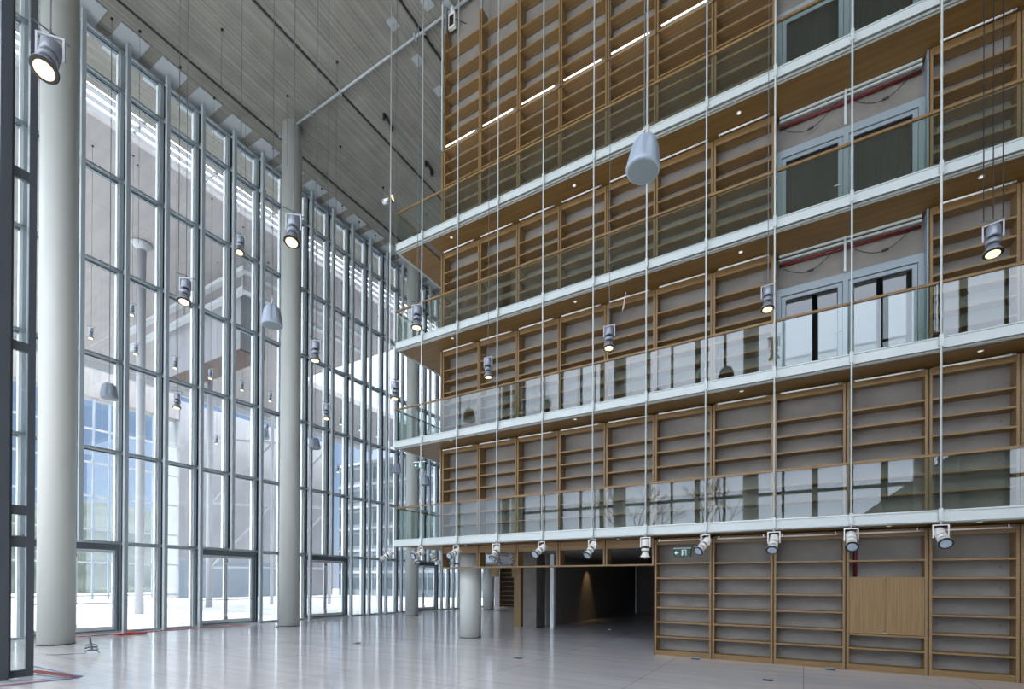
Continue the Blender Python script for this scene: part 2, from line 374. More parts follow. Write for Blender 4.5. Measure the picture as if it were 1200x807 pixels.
# ------------------------------------------------------------ galleries
GN = {1: 'lowest', 2: 'second', 3: 'third', 4: 'topmost'}
RODX = [-11.9, -10.52, -9.11, -7.66, -6.19, -4.72, -3.34, -1.96, -.56, .82, 2.21, 3.6, 5.0]
XR = 8.0
YBK = 17.5
for k in range(1, 5):
    z = k*LV
    g = thing('gallery', '%s gallery walkway with white steel edge beam and oak soffit' % GN[k], 'gallery', (XC, YE, z), group='gallery walkways')
    L = XR-XC; D = YBK-YE
    xs_ = UPR[0]-.11-XC; dw = YW-.001-YE
    put('floor_slab', MB().box(.06, L, .06, dw, -SLAB+.05, -.02).box(.06, xs_, dw, D, -SLAB+.05, -.02).mesh('floor_slab', M['concrete']), g)
    put('edge_beam', MB().box(0, L, 0, .025, -SLAB, 0).box(0, L, -.03, .055, -.02, 0).box(0, L, -.03, .055, -SLAB, -SLAB+.018).mesh('edge_beam', M['white_steel']), g)
    put('end_beam', MB().box(0, .025, .056, D, -SLAB, 0).box(-.03, .055, .056, D, -.02, 0).box(-.03, .055, .056, D, -SLAB, -SLAB+.018).mesh('end_beam', M['white_steel']), g)
    put('edge_lip', MB().box(.06, L, .06, .09, -SLAB-.012, -SLAB+.004).box(.06, L, .125, .16, -SLAB-.012, -SLAB+.004).mesh('edge_lip', M['white_steel']), g)
    if k == 4:
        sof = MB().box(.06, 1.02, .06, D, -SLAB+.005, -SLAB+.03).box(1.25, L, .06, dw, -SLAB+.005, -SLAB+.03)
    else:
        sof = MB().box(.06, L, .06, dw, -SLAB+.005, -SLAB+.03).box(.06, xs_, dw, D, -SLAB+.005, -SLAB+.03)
    put('soffit', sof.mesh('soffit', M['oak_soffit_shaded']), g)
    # balustrade
    r = thing('balustrade', 'clear glass balustrade with oak handrail on the %s gallery' % GN[k], 'balustrade', (XC+.03, YE+.03, z), group='gallery balustrades')
    hr = put('handrail', MB().box(-.01, L, -.03, .03, 1.03, 1.075).box(-.03, .03, .031, D, 1.03, 1.075).mesh('handrail', M['oak']), r)
    xs = [XC]+RODX[1:]+[6.4, 7.8]
    for a, b in zip(xs, xs[1:]):
        put('glass_panel', cached(('bg', round(b-a, 2)), lambda: MB().box(.012, b-a-.012, -.007, .007, .01, 1.029).mesh('glass_panel', M['rail_glass'])), r, (a-XC, 0, 0))
    for q in range(3):
        put('glass_panel', cached('bgs', lambda: MB().box(-.007, .007, .012, 1.69, .01, 1.029).mesh('glass_panel', M['rail_glass'])), r, (0, .03+q*1.72, 0))
    put('shoe', MB().box(0, L, -.012, .012, 0, .01).box(-.012, .012, .013, D, 0, .01).mesh('shoe', M['silver']), r)

for i, x in enumerate(RODX):
    t = thing('hanger_rod', 'white vertical hanger rod in front of the galleries, %s from their left corner' % ORD[i], 'rod', (x, YE-.06, LV-.26), group='white hanger rods of the galleries')
    put('rod', cached('rod', lambda: MB().ring([(.019, 0), (.019, HC-LV+.26)], 10).mesh('rod', M['white_steel'], True)), t)
    for k in range(4):
        put('clamp', cached('clamp', lambda: MB().box(-.03, .03, -.02, .028, -SLAB+.02, .03).mesh('clamp', M['white_steel'])), t, (0, 0, .26+k*LV))

# ------------------------------------------------------------ bookcases
SH = [.13, .50, .88, 1.26, 1.64, 2.02, 2.39]
BN = {0: 'ground floor', 1: 'lowest gallery', 2: 'second gallery', 3: 'third gallery', 4: 'topmost gallery'}
def board(wd, dep, th): return cached(('bd', round(wd, 3), dep, th), lambda: MB().box(.058, wd-.058, 0, dep, -th, 0).mesh('shelf', M['oak']))
def bookcase(i, k, shelves=SH, H=3.0, z0=None, label=None, header=2.93, skip=()):
    wd = UPR[i+1]-UPR[i]; z = k*LV if z0 is None else z0
    lab = label or 'empty oak bookcase on the %s, %s bay from %s' % (BN[k], ORD[i if k else i-5], 'its left end' if k else 'the open passage')
    t = thing('bookcase', lab, 'bookcase', (UPR[i], YB, z), group='empty oak bookcases on the %s' % BN[k])
    for s in (0, 1):
        put('side_panel', cached(('sp', round(H, 2), s), lambda: MB().box(.014, .058, 0, .34, 0, H).mesh('side_panel', M['oak']) if s == 0 else MB().box(-.058, -.014, 0, .34, 0, H).mesh('side_panel', M['oak'])), t, (0 if s == 0 else wd, 0, 0))
    put('back_strip', cached(('bs', round(H, 2)), lambda: MB().box(-.013, .013, .02, .06, 0, H).mesh('back_strip', M['oak_dark'])), t)
    for zz in shelves:
        if zz in skip: continue
        put('shelf', board(wd, .32, .04), t, (0, .01, zz))
    if shelves is SH or skip:
        put('plinth', cached(('pl', round(wd, 3)), lambda: MB().box(.058, wd-.058, .03, .05, 0, .09).mesh('plinth', M['oak'])), t)
    if header:
        put('header_board', cached(('hd', round(wd, 3)), lambda: MB().box(.058, wd-.058, .03, .06, -.06, .10).box(.058, wd-.058, .06, .33, -.03, 0).mesh('header_board', M['oak'])), t, (0, 0, header))
    return t
def strip_light(i, z, k, lit=False, y=YB-.14, lab=None):
    wd = UPR[i+1]-UPR[i]
    t = thing('strip_light', lab or 'slim white tube light at the head of the %s bookcase bay, %s from the left, %s' % (ORD[i], ORD[i], BN[k]), 'light', (UPR[i]+.08, y, z), group='slim tube lights')
    t['label'] = lab or 'slim white tube light over bookcase bay number %s from the left on the %s' % (ORD[i], BN[k])
    m = M['tube_lit'] if lit else M['tube']
    put('tube', cached(('tb', round(wd, 2), lit), lambda: MB().bar((.06, 0, 0), (wd-.24, 0, 0), .019, 8).mesh('tube', m, True)), t)
    for xx in (.1, wd-.28):
        put('bracket', cached('slb', lambda: MB().box(-.01, .01, -.01, .012, .012, .06).mesh('bracket', M['silver'])), t, (xx, 0, 0))
    put('end_cap', cached('slc', lambda: MB().bar((0, 0, 0), (.06, 0, 0), .018, 8).mesh('end_cap', M['lamp_grey'])), t, (wd-.24, 0, 0))
for k in range(1, 4):
    for i in range(11):
        if k >= 2 and i in (7, 8): continue
        bookcase(i, k)
        strip_light(i, (k+1)*LV-SLAB-.10, k)
for i in range(5, 11):
    if i == 5: bookcase(i, 0, SH[:-1]+[2.40], skip=(9,)); continue
    if i == 8:
        t = bookcase(i, 0, SH, skip=(.88, 1.26, 1.64), label='ground floor oak bookcase with a closed two-door cupboard across its middle')
        wd = UPR[9]-UPR[8]
        put('shelf', board(wd, .32, .04), t, (0, .01, .80))
        for s in (0, 1):
            c = put('cupboard_door', cached(('cd', s), lambda: MB().box(.003, (wd-.12)/2-.003, -.004, .018, 0, 1.20).mesh('cupboard_door', M['oak_vertical'])), t, (.06+s*(wd-.12)/2, .0, .81))
        lk = put('lock', MB().box(-.04, .04, -.012, 0, 0, .022).mesh('lock', M['silver']), t, (wd/2-.03, -.004, .82))
        continue
    bookcase(i, 0)
for i in range(5, 11): strip_light(i, LV-SLAB-.10, 0, lab='slim white tube light over the %s ground floor bookcase from the passage' % ORD[i-5])
# double-height bookcases on the topmost gallery
low = [.13, .50, .88, 1.26, 1.66, 2.04, 2.40, 2.80]
hi = [.55, 1.28, 1.98, 2.62, 3.24, 3.84]
for i in range(0, 7):
    t = bookcase(i, 4, low, 3.16, header=None, label='lower oak bookcase on the topmost gallery below its lit tube, %s from the left' % ORD[i])
    t = bookcase(i, 4, [.04, .55, 1.13, 1.80, 2.50, 3.35], 3.92, z0=4*LV+3.2, header=None, label='upper oak bookcase reaching towards the ceiling above the lit tube, %s from the left' % ORD[i])
    put('mounting_bracket', cached('mbk', lambda: MB().box(.0, .035, .02, .1, 0, HC-4*LV-7.13).box(-.005, .26, -.12, .2, HC-4*LV-7.16, HC-4*LV-7.131).mesh('mounting_bracket', M['plate'])), t, (0, 0, 3.92))
    strip_light(i, 4*LV+3.26, 4, lit=True, y=YB-.05, lab='lit tube light between lower and upper topmost bookcases, %s bay from the left' % ORD[i])
    strip_light(i, 4*LV+2.86, 4, lit=True, y=YB+.30, lab='tube light inside the topmost bookcases under the lit one, %s bay from the left' % ORD[i])
for i in range(9, 11): bookcase(i, 4, label='oak bookcase right of the topmost gallery doors, %s of two' % ORD[i-9])
# white end post on upper bookcase
tag(put('end_post', MB().box(-.05, -.015, -.01, .045, 4*LV+3.2, HC-.03).mesh('end_post', M['white_steel']), None, (UPR[0]+.01, YB-.07, 0)), 'slim white steel post on the left edge of the uppermost bookcase', 'post')
# oak end panel of the bookcase wall
struct('trim_4', MB().box(UPR[0]-.10, UPR[0]-.045, YB+.02, YW+.15, LV, 4*LV+3.2).mesh('trim', M['oak']))
struct('trim_5', MB().box(UPR[0]-.045, UPR[0]+.01, YB+.10, YW+.15, LV, HC).mesh('trim', M['oak']))
# lintel shelf row over the passage
for i in range(0, 5):
    wd = UPR[i+1]-UPR[i]
    t = thing('lintel_bookcase', 'open oak lintel box above the passage, %s from the left' % ORD[i], 'bookcase', (UPR[i], YB, 2.37), group='oak lintel boxes above the passage')
    put('side_panel', cached('lsp', lambda: MB().box(.014, .058, 0, .34, 0, .68).mesh('side_panel', M['oak'])), t)
    put('side_panel', cached('lsp2', lambda: MB().box(-.058, -.014, 0, .34, 0, .68).mesh('side_panel', M['oak'])), t, (wd, 0, 0))
    put('bottom_board', cached(('lbb', round(wd, 2)), lambda: MB().box(-.012 if i else .012, wd-.012, -.005, .34, -.04, 0).mesh('bottom_board', M['oak'])), t)
    put('header_board', cached(('lhb', round(wd, 2)), lambda: MB().box(.058, wd-.058, .02, .06, .44, .66).mesh('header_board', M['oak'])), t)

# ------------------------------------------------------------ gallery doors
def gallery_door(idx, k):
    x0, x1 = -.61+.03, 2.15
    wd = x1-x0; y = YW-.12
    d = struct('door_%d' % idx, None, (x0, y, k*LV))
    H = 2.27; fr = .10; md = wd/2
    put('door_frame', MB().box(0, fr, 0, .16, 0, H).box(wd-fr, wd, 0, .16, 0, H).box(fr, wd-fr, 0, .16, H-.17, H).box(md-.05, md+.05, 0, .16, 0, H-.17).box(-.012, wd+.012, .14, .2, H, H+.03).mesh('door_frame', M['door_frame']), d)
    for s in (0, 1):
        a = fr+.008 if s == 0 else md+.058; b = md-.058 if s == 0 else wd-fr-.008; q = b-a
        lf = put('door_leaf', MB().box(0, .085, 0, .05, .01, H-.185).box(q-.085, q, 0, .05, .01, H-.185).box(.085, q-.085, 0, .05, .01, .05).box(.085, q-.085, 0, .05, H-.26, H-.185)
                 .mesh('door_leaf', M['door_frame']), d, (a, .03, 0))
        put('gasket', MB().box(.085, .10, .01, .04, .05, H-.26).box(q-.10, q-.085, .01, .04, .05, H-.26).box(.10, q-.10, .01, .04, .05, .075).box(.10, q-.10, .01, .04, H-.285, H-.26).mesh('gasket', M['gasket']), lf)
        put('glass_pane', MB().box(.10, q-.10, .018, .03, .075, H-.285).mesh('glass_pane', M['door_glass']), lf)
        if s == 0: put('handle', MB().bar((q-.04, -.06, 1.0), (q-.17, -.06, 1.0), .012).bar((q-.04, 0, 1.0), (q-.04, -.06, 1.0), .012).mesh('handle', M['silver']), lf)
    if k >= 3:
        bl = thing('window_blind', 'drawn dark linen blind behind the glass doors of the %s' % BN[k], 'blind', (x0+.05, YW+.18, k*LV+.02))
        put('fabric', MB().box(0, wd-.1, 0, .012, 0, 2.3).mesh('fabric', M['curtain']), bl)
        put('bottom_bar', MB().box(0, wd-.1, -.012, -.001, 0, .03).mesh('bottom_bar', M['dark_steel']), bl)
    # services above
    zt = (k+1)*LV-SLAB
    tag(put('red_pipe', MB().bar((0, 0, 0), (2.62, 0, 0), .032, 12).mesh('red_pipe', M['pipe_red'], True), None, (x0+.06, YW-.07, zt-.20)), 'red sprinkler pipe above the glass doors of the %s' % BN[k], 'pipe', 'red pipes above the gallery doors')
    tag(put('blind_track', MB().box(0, 2.62, 0, .04, 0, .05).box(0, 2.62, 0, .04, -.09, -.05).mesh('blind_track', M['white_steel']), None, (x0+.06, YW-.18, zt-.06)), 'white metal double track above the glass doors of the %s' % BN[k], 'track', 'tracks above the gallery doors')
    for s in (0, 1):
        pts = []
        for q in range(13):
            u = q/12; pts.append((u*1.05, 0, -.30*math.sin(PI*u**1.0)*(1-.1*u)+.16*u))
        c = thing('hanging_cable', 'black cable with plug drooping above the %s door leaf of the %s' % (('left', 'right')[s], BN[k]), 'cable', (x0+.15+s*1.38, YW-.14, zt-.33), group='drooping black cables above the gallery doors')
        put('wire', cached('hwire', lambda: MB().path(pts, .008).mesh('wire', M['black_cable'])), c)
        put('plug', cached('hplug', lambda: MB().bar((.48, 0, -.205), (.60, 0, -.195), .026, 8).mesh('plug', M['black'])), c)
    tag(put('support_post', MB().box(-.02, .02, 0, .04, 0, .78).mesh('support_post', M['white_steel']), None, (md+x0-.02, YW-.22, zt-.80)), 'short white support between the two door leaves of the %s' % BN[k], 'post', 'short supports above the gallery doors')
    struct('trim_%d' % (k*2+10), MB().box(x0-.03, x0-.001, YW-.34, YW-.001, k*LV, zt-.03).mesh('trim', M['door_frame']))
    struct('trim_%d' % (k*2+11), MB().box(x1+.001, x1+.03, YW-.34, YW-.001, k*LV, zt-.03).mesh('trim', M['door_frame']))
for i, k in enumerate((2, 3, 4)): gallery_door(5+i, k)

# ------------------------------------------------------------ lamps
def light_head(parent, white, tilt, spin, lit):
    """spotlight hanging from the origin"""
    body = M['lamp_white'] if white else M['lamp_grey']
    rot = (tilt, 0, spin)
    y_ = put('yoke', cached(('yk', white), lambda: MB().box(-.115, .115, -.012, .012, -.02, 0).box(-.125, -.105, -.012, .012, -.25, 0).box(.105, .125, -.012, .012, -.25, 0).mesh('yoke', M['lamp_white'] if white else M['yoke_grey'])), parent, (0, 0, 0), (0, 0, spin))
    p = (0, 0, -.20)
    h = put('housing', cached(('hs', white), lambda: MB().ring([(.02, .15), (.085, .145), (.09, .12), (.09, -.02), (.075, -.03)][::-1], 24).mesh('housing', body, True)), parent, p, rot)
    put('collar', cached(('cl', white), lambda: MB().ring([(.075, -.145), (.092, -.138), (.092, -.085), (.07, -.075)], 24).mesh('collar', body, True)), h)
    put('neck', cached('nk', lambda: MB().ring([(.058, -.075), (.058, -.03)], 16).mesh('neck', M['black'], True)), h)
    put('neck', cached('nk2', lambda: MB().ring([(.05, -.175), (.05, -.145)], 16).mesh('neck', M['black'], True)), h)
    put('reflector', cached(('rf', white), lambda: MB().ring([(.121, -.30), (.121, -.288), (.098, -.245), (.078, -.205), (.068, -.175)], 28).mesh('reflector', body, True)), h)
    put('rim', cached('rm', lambda: MB().ring([(.112, -.312), (.121, -.308), (.121, -.296), (.112, -.2965)], 28).mesh('rim', M['rim'])), h)
    put('lens', cached(('ln', lit), lambda: MB().ring([(.086, -.318), (.086, -.3125)], 24).mesh('lens', M['lens_lit'] if lit else M['lens'])), h)
def pendant(px, py, D, label, tilt, spin, top=HC, s=1.0, cables=1, col='cable'):
    p = at_d(px, py, D)
    t = thing('pendant_spotlight', label, 'spotlight', (p.x, p.y, p.z+.26*s), group='hanging spotlights')
    light_head(t, False, tilt, spin, True)
    put('hanger_bar', cached('hb', lambda: MB().bar((-.16, .0, .045), (.16, 0, .02), .008).bar((0, 0, -.01), (0, 0, .06), .012).mesh('hanger_bar', M['dark_steel'])), t, (0, 0, 0), (0, 0, spin+.6))
    L = (top-(p.z+.26*s))
    for c in range(cables):
        put('cable', MB().bar((0, 0, .05), (0, 0, L-.02), .0075, 6).mesh('cable', M[col]), t, ((c-(cables-1)/2)*.11, 0, 0))
    put('ceiling_hook', cached('chk', lambda: MB().box(-.03, .03, -.03, .03, -.05, 0).mesh('ceiling_hook', M['black'])), t, (0, 0, L-.001))
    return t
T = .35
PEND = [
 (59, 70, 5.25, 'largest grey hanging spotlight, lit, in front of the nearest white column', -.40, .9),
 (344, 270, 7.86, 'lit grey hanging spotlight in front of the second white column', -.25, .6),
 (218, 341, 9.6, 'lit grey hanging spotlight above and left of the grey bell speaker beside the second column', -.2, .6),
 (282, 287, 13.3, 'small lit hanging spotlight against the upper glazing between the first two columns', -.2, .6),
 (489, 371, 10.4, 'lit hanging spotlight in front of the third gallery corner', -.1, .3),
 (463, 457, 13.6, 'lit hanging spotlight left of the second gallery corner', -.1, .4),
 (370, 411, 12.0, 'lit hanging spotlight just right of the second white column', -.1, .5),
 (714, 395, 10.6, 'lit hanging spotlight in front of the bookcases above the second gallery glass', -.1, .1),
 (572, 430, 12.6, 'lit hanging spotlight before the second bookcase column of the second gallery', .05, .0),
 (900, 349, 9.8, 'lit hanging spotlight beside the white rod left of the second gallery doors', -.15, -.1),
 (1164, 281, 7.6, 'lit hanging spotlight on three dark cables near the right edge', -.2, -.3),
 (208, 469, 15.6, 'small hanging spotlight low in the second glazing bay right of the nearest column', -.1, .4),
 (383, 482, 16.2, 'small hanging spotlight right of the second column, above the pair of small bell speakers', -.1, .4),
]
for i, (x, y, D, lab, ti, sp) in enumerate(PEND):
    pendant(x, y, D, lab, ti, sp, cables=3 if i == 10 else 1, col='black_cable' if i == 10 else 'cable')
OUT = [(155, 363, 22.5, 'upper'), (107, 390, 22, 'leftmost'), (159.5, 409, 23, 'lower left'), (206, 425, 22, 'centre left'), (247, 438, 25, 'next to the outer white pole'),
       (254, 515, 30, 'lowest of the left half'), (284, 452, 27, 'in the bay before the second column'), (317, 465, 27, 'beside the second column'), (313, 501, 30, 'just under the one beside the second column'),
       (334, 534, 37, 'low, overlapping the second column'), (399.5, 493, 32, 'first right of the second column'), (422, 500, 34, 'second right of the second column'), (442, 508, 36, 'third right of the second column'),
       (390, 522, 33, 'mid height right of the second column'), (396, 549, 35, 'low right of the second column'), (447, 561, 36, 'lowest before the third column')]
for x, y, D, lab in OUT:
    p = at_d(x, y, D)
    if p.x > -21.8: D = D*(-22.3/p.x)
    pendant(x, y, D, 'small hanging spotlight seen beyond the glazing, '+lab, -.1, .4)
# rod lamps
tl = [(-.9, -.6), (-1.2, -.2), (-1.1, -.2), (-.7, 0), (-1.0, -.3), (-.75, -.3), (-.05, 0), (-.9, -.5), (-.8, -.1), (-.9, 0), (-.95, .1)]
for i, x in enumerate(RODX[:11]):
    t = thing('rod_spotlight', 'white adjustable spotlight at the foot of the %s hanger rod from the left' % ORD[i], 'spotlight', (x, YE-.06, LV-.275), group='white spotlights below the lowest gallery')
    ti, sp = tl[i]
    light_head(t, True, ti, sp, False)
    put('stem', cached('stm', lambda: MB().bar((0, 0, -.02), (0, 0, .014), .014).mesh('stem', M['silver'])), t)
for j, (x, y, lab) in enumerate(((-11.75, 13.3, 'nearer'), (-11.75, 14.3, 'farther'), (-11.3, 16.3, 'farthest'))):
    t = thing('soffit_spotlight', 'white spotlight under the lowest gallery end, %s of three' % lab, 'spotlight', (x, y, LV-SLAB-.045), group='white spotlights below the lowest gallery')
    light_head(t, True, -.6, 1.2+j*1.4, False)
    put('stem', cached('stm2', lambda: MB().bar((0, 0, -.02), (0, 0, .03), .014).mesh('stem', M['silver'])), t)
for j, x in enumerate((-13.6, -12.2)):
    t = thing('soffit_spotlight', 'white spotlight behind the lintel boxes, %s of the two' % ('left', 'right')[j], 'spotlight', at_d((583, 600)[j], 647, 19.0), group='white spotlights behind the lintel')
    light_head(t, True, -.6, 1.0, False)
    put('stem', cached('stm3', lambda: MB().bar((0, 0, -.02), (0, 0, .12), .014).mesh('stem', M['silver'])), t)
# soffit downlights
for k, pts in {4: ((529, 278), (673, 217), (866, 132)), 3: ((530, 396), (674, 353), (868, 295), (1150, 207)), 2: ((529, 516), (674, 491), (869, 458), (1149, 411)), 1: ((1148, 611), (1042, 616))}.items():
    z = k*LV-SLAB+.004
    for j, (x, y) in enumerate(pts):
        p = at_z(x, y, z)
        if p.y > YB-.1: p.y = YB-.25
        if p.y < YE+.2: p.y = YE+.35
        t = thing('downlight', 'small round downlight in the oak soffit of the %s gallery, %s from the left' % (GN[k], ORD[j]), 'light', (p.x, p.y, z), group='round downlights in the oak soffits')
        put('trim_ring', cached('dr', lambda: MB().ring([(.05, -.008), (.05, .0)], 20).mesh('trim_ring', M['edge_steel'])), t)
        put('lens', cached('dln', lambda: MB().ring([(.033, -.011), (.033, -.0085)], 16).mesh('lens', plain('downlight_lens', (1, .95, .85), .4, emit=.35))), t)
# bell speakers
def bell(px, py, D, label, tilt=0.0, spin=0.0):
    p = at_d(px, py, D)
    t = thing('hanging_speaker', label, 'speaker', p, group='grey bell shaped hanging speakers')
    def shell():
        m = MB(); n = 48; prof = [(.0, .28), (.12, .275), (.168, .235), (.20, .15), (.225, .03), (.243, -.09), (.254, -.18), (.254, -.215), (.238, -.235)]
        b = len(m.v)
        for j, (r, z) in enumerate(prof):
            for i in range(n):
                a = 2*PI*i/n; g = 1-(.12 if (i % 8 in (3, 4, 5) and 1 < j < 6) else 0)
                m.v.append((r*g*math.cos(a), r*g*math.sin(a), z))
        for j in range(len(prof)-1):
            for i in range(n):
                i2 = (i+1) % n; m.f.append([b+j*n+i, b+(j+1)*n+i, b+(j+1)*n+i2, b+j*n+i2])
        m.f.append([b+(len(prof)-1)*n+i for i in range(n)][::-1])
        return m.mesh('shell', M['speaker'], True)
    sh = put('shell', cached('bell', shell), t, (0, 0, 0), (tilt, 0, spin))
    put('grille', cached('bgr', lambda: MB().ring([(.215, -.243), (.225, -.2355)], 40).mesh('grille', M['grille'])), sh)
    put('badge', cached('bad', lambda: MB().ring([(.02, -.246), (.02, -.2435)], 12, Matrix.Translation((.12, -.08, 0))).mesh('badge', M['silver'])), sh)
    put('shackle', cached('shk', lambda: MB().bar((0, 0, .27), (0, 0, .42), .012).bar((-.025, 0, .40), (.025, 0, .46), .010).bar((.0, 0, .42), (0, 0, .56), .008).mesh('shackle', M['silver'])), t)
    put('cable', MB().bar((0, 0, .55), (0, 0, HC-p.z-.02), .010, 6).mesh('cable', M['cable']), t)
    put('ceiling_hook', cached('chk', None), t, (0, 0, HC-p.z-.001))
bell(755, 184, 7.6, 'big grey bell speaker hanging before the upper galleries', -.14, -.6)
bell(319, 371, 12.8, 'grey bell speaker hanging just left of the second white column')
bell(128, 459, 17.0, 'small bell speaker hanging in the first glazing bay right of the nearest column')
bell(309, 508, 24.5, 'small bell speaker low in the last bay before the second column')
bell(369, 520, 24.0, 'small bell speaker right of the second column')
bell(465, 549, 28.0, 'tiny bell speaker hanging just left of the lowest gallery corner')
bell(498, 563, 26.0, 'tiny bell speaker hanging beside the green exit sign')

# ------------------------------------------------------------ ceiling fittings
t = thing('ceiling_pipe', 'thin grey pipe fixed across the concrete ceiling from the second column to the bookcases', 'pipe', (-19.55, 13.25, HC-.10))
put('pipe', MB().bar((0, 0, 0), (10.6, 0, 0), .045, 12).mesh('pipe', M['plate'], True), t)
for x in (.1, 2.1, 3.85, 7.7, 8.1): put('pipe_clip', cached('pc', lambda: MB().box(-.03, .03, -.07, .07, -.07, .099).mesh('pipe_clip', M['plate'])), t, (x, 0, 0))
AN = [(164, 36), (260, 34), (211, 78), (251, 114), (288, 127), (337, 112), (395, 72), (399, 171), (320, 173), (377, 220), (401, 240), (449, 219), (421, 259), (440, 275)]
for j, (x, y) in enumerate(AN):
    p = at_z(x, y, HC)
    t = thing('ceiling_anchor', 'small black anchor with a thin wire on the concrete ceiling, %s from the left' % ORD[sorted(AN).index((x, y))], 'anchor', (p.x, p.y, HC-.001), group='small black ceiling anchors')
    put('housing', cached('anh', lambda: MB().box(-.04, .04, -.03, .03, -.05, 0).box(-.02, .02, -.02, .02, -.08, -.051).mesh('housing', M['black'])), t)
    L = 1.5+random.random()*2 if j % 2 else 7.5
    put('wire', MB().bar((.0, 0, -.08), (0, 0, -L), .0065, 6).mesh('wire', M['cable']), t)
for j, (x, y, lab) in enumerate(((455, 141, 'left'), (503, 195, 'right'))):
    p = at_z(x, y, HC)
    t = thing('ceiling_hoist', 'black motor bracket on the ceiling beside the joint, %s of the two' % lab, 'bracket', (p.x, p.y, HC-.001), (0, 0, .2), group='black ceiling brackets')
    put('arm', cached('ham', lambda: MB().box(-.05, .05, -.35, .35, -.05, 0).mesh('arm', M['black'])), t)
    put('motor', cached('hmo', lambda: MB().ring([(.08, -.2), (.08, -.051)], 16, Matrix.Translation((0, -.27, 0))).ring([(.08, -.2), (.08, -.051)], 16, Matrix.Translation((0, .27, 0))).mesh('motor', M['black'])), t)
for j, (x, y) in enumerate(((461, 27), (490, 70), (501, 3), (515, 106))):
    p = at_z(x, y, HC)
    t = thing('ceiling_hatch', 'small square grey ceiling box near the uppermost bookcase, %s from the left' % ORD[j], 'ceiling box', (p.x, p.y, HC-.001), group='square grey ceiling boxes')
    put('plate', cached('hp', lambda: MB().box(-.17, .17, -.17, .17, -.04, 0).mesh('plate', M['plate'])), t)
    put('stub', cached('hst', lambda: MB().ring([(.03, -.12), (.03, -.041)], 12).mesh('stub', M['plate'])), t)
p = at_d(458, 233, 17)
t = thing('ceiling_spotlight', 'small chrome spotlight hanging sideways below the ceiling, left of the topmost handrail', 'spotlight', p)
put('housing', MB().bar((-.28, -.1, -.06), (.02, 0, 0), .11, 16).mesh('housing', M['silver'], True), t)
put('rim', MB().bar((.021, 0, 0), (.06, .012, .01), .13, 18).mesh('rim', M['rim']), t)
put('lens', MB().bar((.061, .013, .01), (.075, .018, .012), .10, 18).mesh('lens', M['lens_lit']), t)
put('cable', MB().bar((0, 0, .1), (0, 0, HC-p.z-.02), .0075, 6).mesh('cable', M['cable']), t)
p = at_z(530, 8, HC)
t = thing('ceiling_floodlight', 'white framed floodlight fixed to the ceiling beside the uppermost bookcase', 'floodlight', (p.x, p.y, HC-.001))
put('mount', MB().ring([(.05, -.22), (.08, 0)], 16).mesh('mount', M['column'], True), t)
put('frame', MB().box(-.10, .10, -.05, .05, -.75, -.68).box(-.10, .10, -.05, .05, -.30, -.221).box(-.13, -.10, -.05, .05, -.75, -.221).box(.10, .13, -.05, .05, -.75, -.221).mesh('frame', M['lamp_white']), t)
put('reflector', MB().box(-.098, .098, -.03, .03, -.679, -.301).mesh('reflector', M['black']), t)
put('arm', MB().bar((.13, 0, -.5), (.5, .1, -.75), .012).mesh('arm', M['black']), t)

# ------------------------------------------------------------ signs
def exit_sign(name, label, loc, wd, ht, rot=0, flip=1):
    t = thing(name, label, 'sign', loc, (0, 0, rot))
    put('panel', MB().box(0, wd, 0, .03, 0, ht).mesh('panel', M['sign_green']), t)
    put('hood', MB().box(-.01, wd+.01, -.005, .035, ht+.001, ht+.03).mesh('hood', M['edge_steel']), t)
    u = ht
    a = MB().box(.16*u, .62*u, -.004, -.0005, .44*u, .56*u)
    b = len(a.v); a.v += [(.08*u, -.004, .5*u), (.34*u, -.004, .78*u), (.34*u, -.004, .22*u)]; a.f.append([b, b+1, b+2][::flip])
    put('arrow', a.mesh('arrow', M['sign_white']), t)
    d = MB().box(1.0*u, 1.12*u, -.004, -.0005, .12*u, .88*u).box(1.0*u, 1.58*u, -.004, -.0005, .80*u, .88*u).box(1.50*u, 1.58*u, -.004, -.0005, .12*u, .80*u)
    put('doorway', d.mesh('doorway', M['sign_white']), t)
    r = MB().ring([(.06*u, -.002), (.06*u, .002)], 12, Matrix.Translation((1.27*u, -.0045, .68*u)) @ Matrix.Rotation(PI/2, 4, 'X'))
    for p, q, w in (((1.28, .60), (1.22, .40), .05), ((1.22, .40), (1.34, .28), .035), ((1.34, .28), (1.30, .14), .03), ((1.22, .40), (1.12, .24), .035), ((1.27, .56), (1.40, .46), .025), ((1.25, .56), (1.14, .50), .025)):
        r.bar((p[0]*u, -.004, p[1]*u), (q[0]*u, -.004, q[1]*u), w*u, 6)
    put('running_figure', r.mesh('running_figure', M['sign_white']), t)
p = at_y(789.5, 652, YW-.05)
exit_sign('exit_sign', 'green exit sign with a white left arrow in the ground floor bookcase beside the passage', (p.x, p.y, p.z), .42, .20)
p = at_x(485, 549, -11.4)
exit_sign('exit_sign', 'small hanging green exit sign below the second gallery corner', p, .42, .20, .2)
for xx in (.05, .37): put('suspension', MB().bar((xx, .015, .231), (xx, .015, 2*LV-SLAB+.004-p.z), .006, 5).mesh('suspension', M['cable']), bpy.data.objects['exit_sign.001'])
p = at_y(731.5, 353, 12.7)
t = thing('hanging_card', 'small pale card dangling on a string under the third gallery soffit', 'card', p, (0, .15, .5))
put('card', MB().box(-.006, .006, -.08, .08, -.22, .2).mesh('card', M['lamp_white']), t)
put('string', MB().bar((0, 0, .2), (-.04, 0, 3*LV-SLAB-.002-p.z), .005, 5).mesh('string', M['cable']), t)

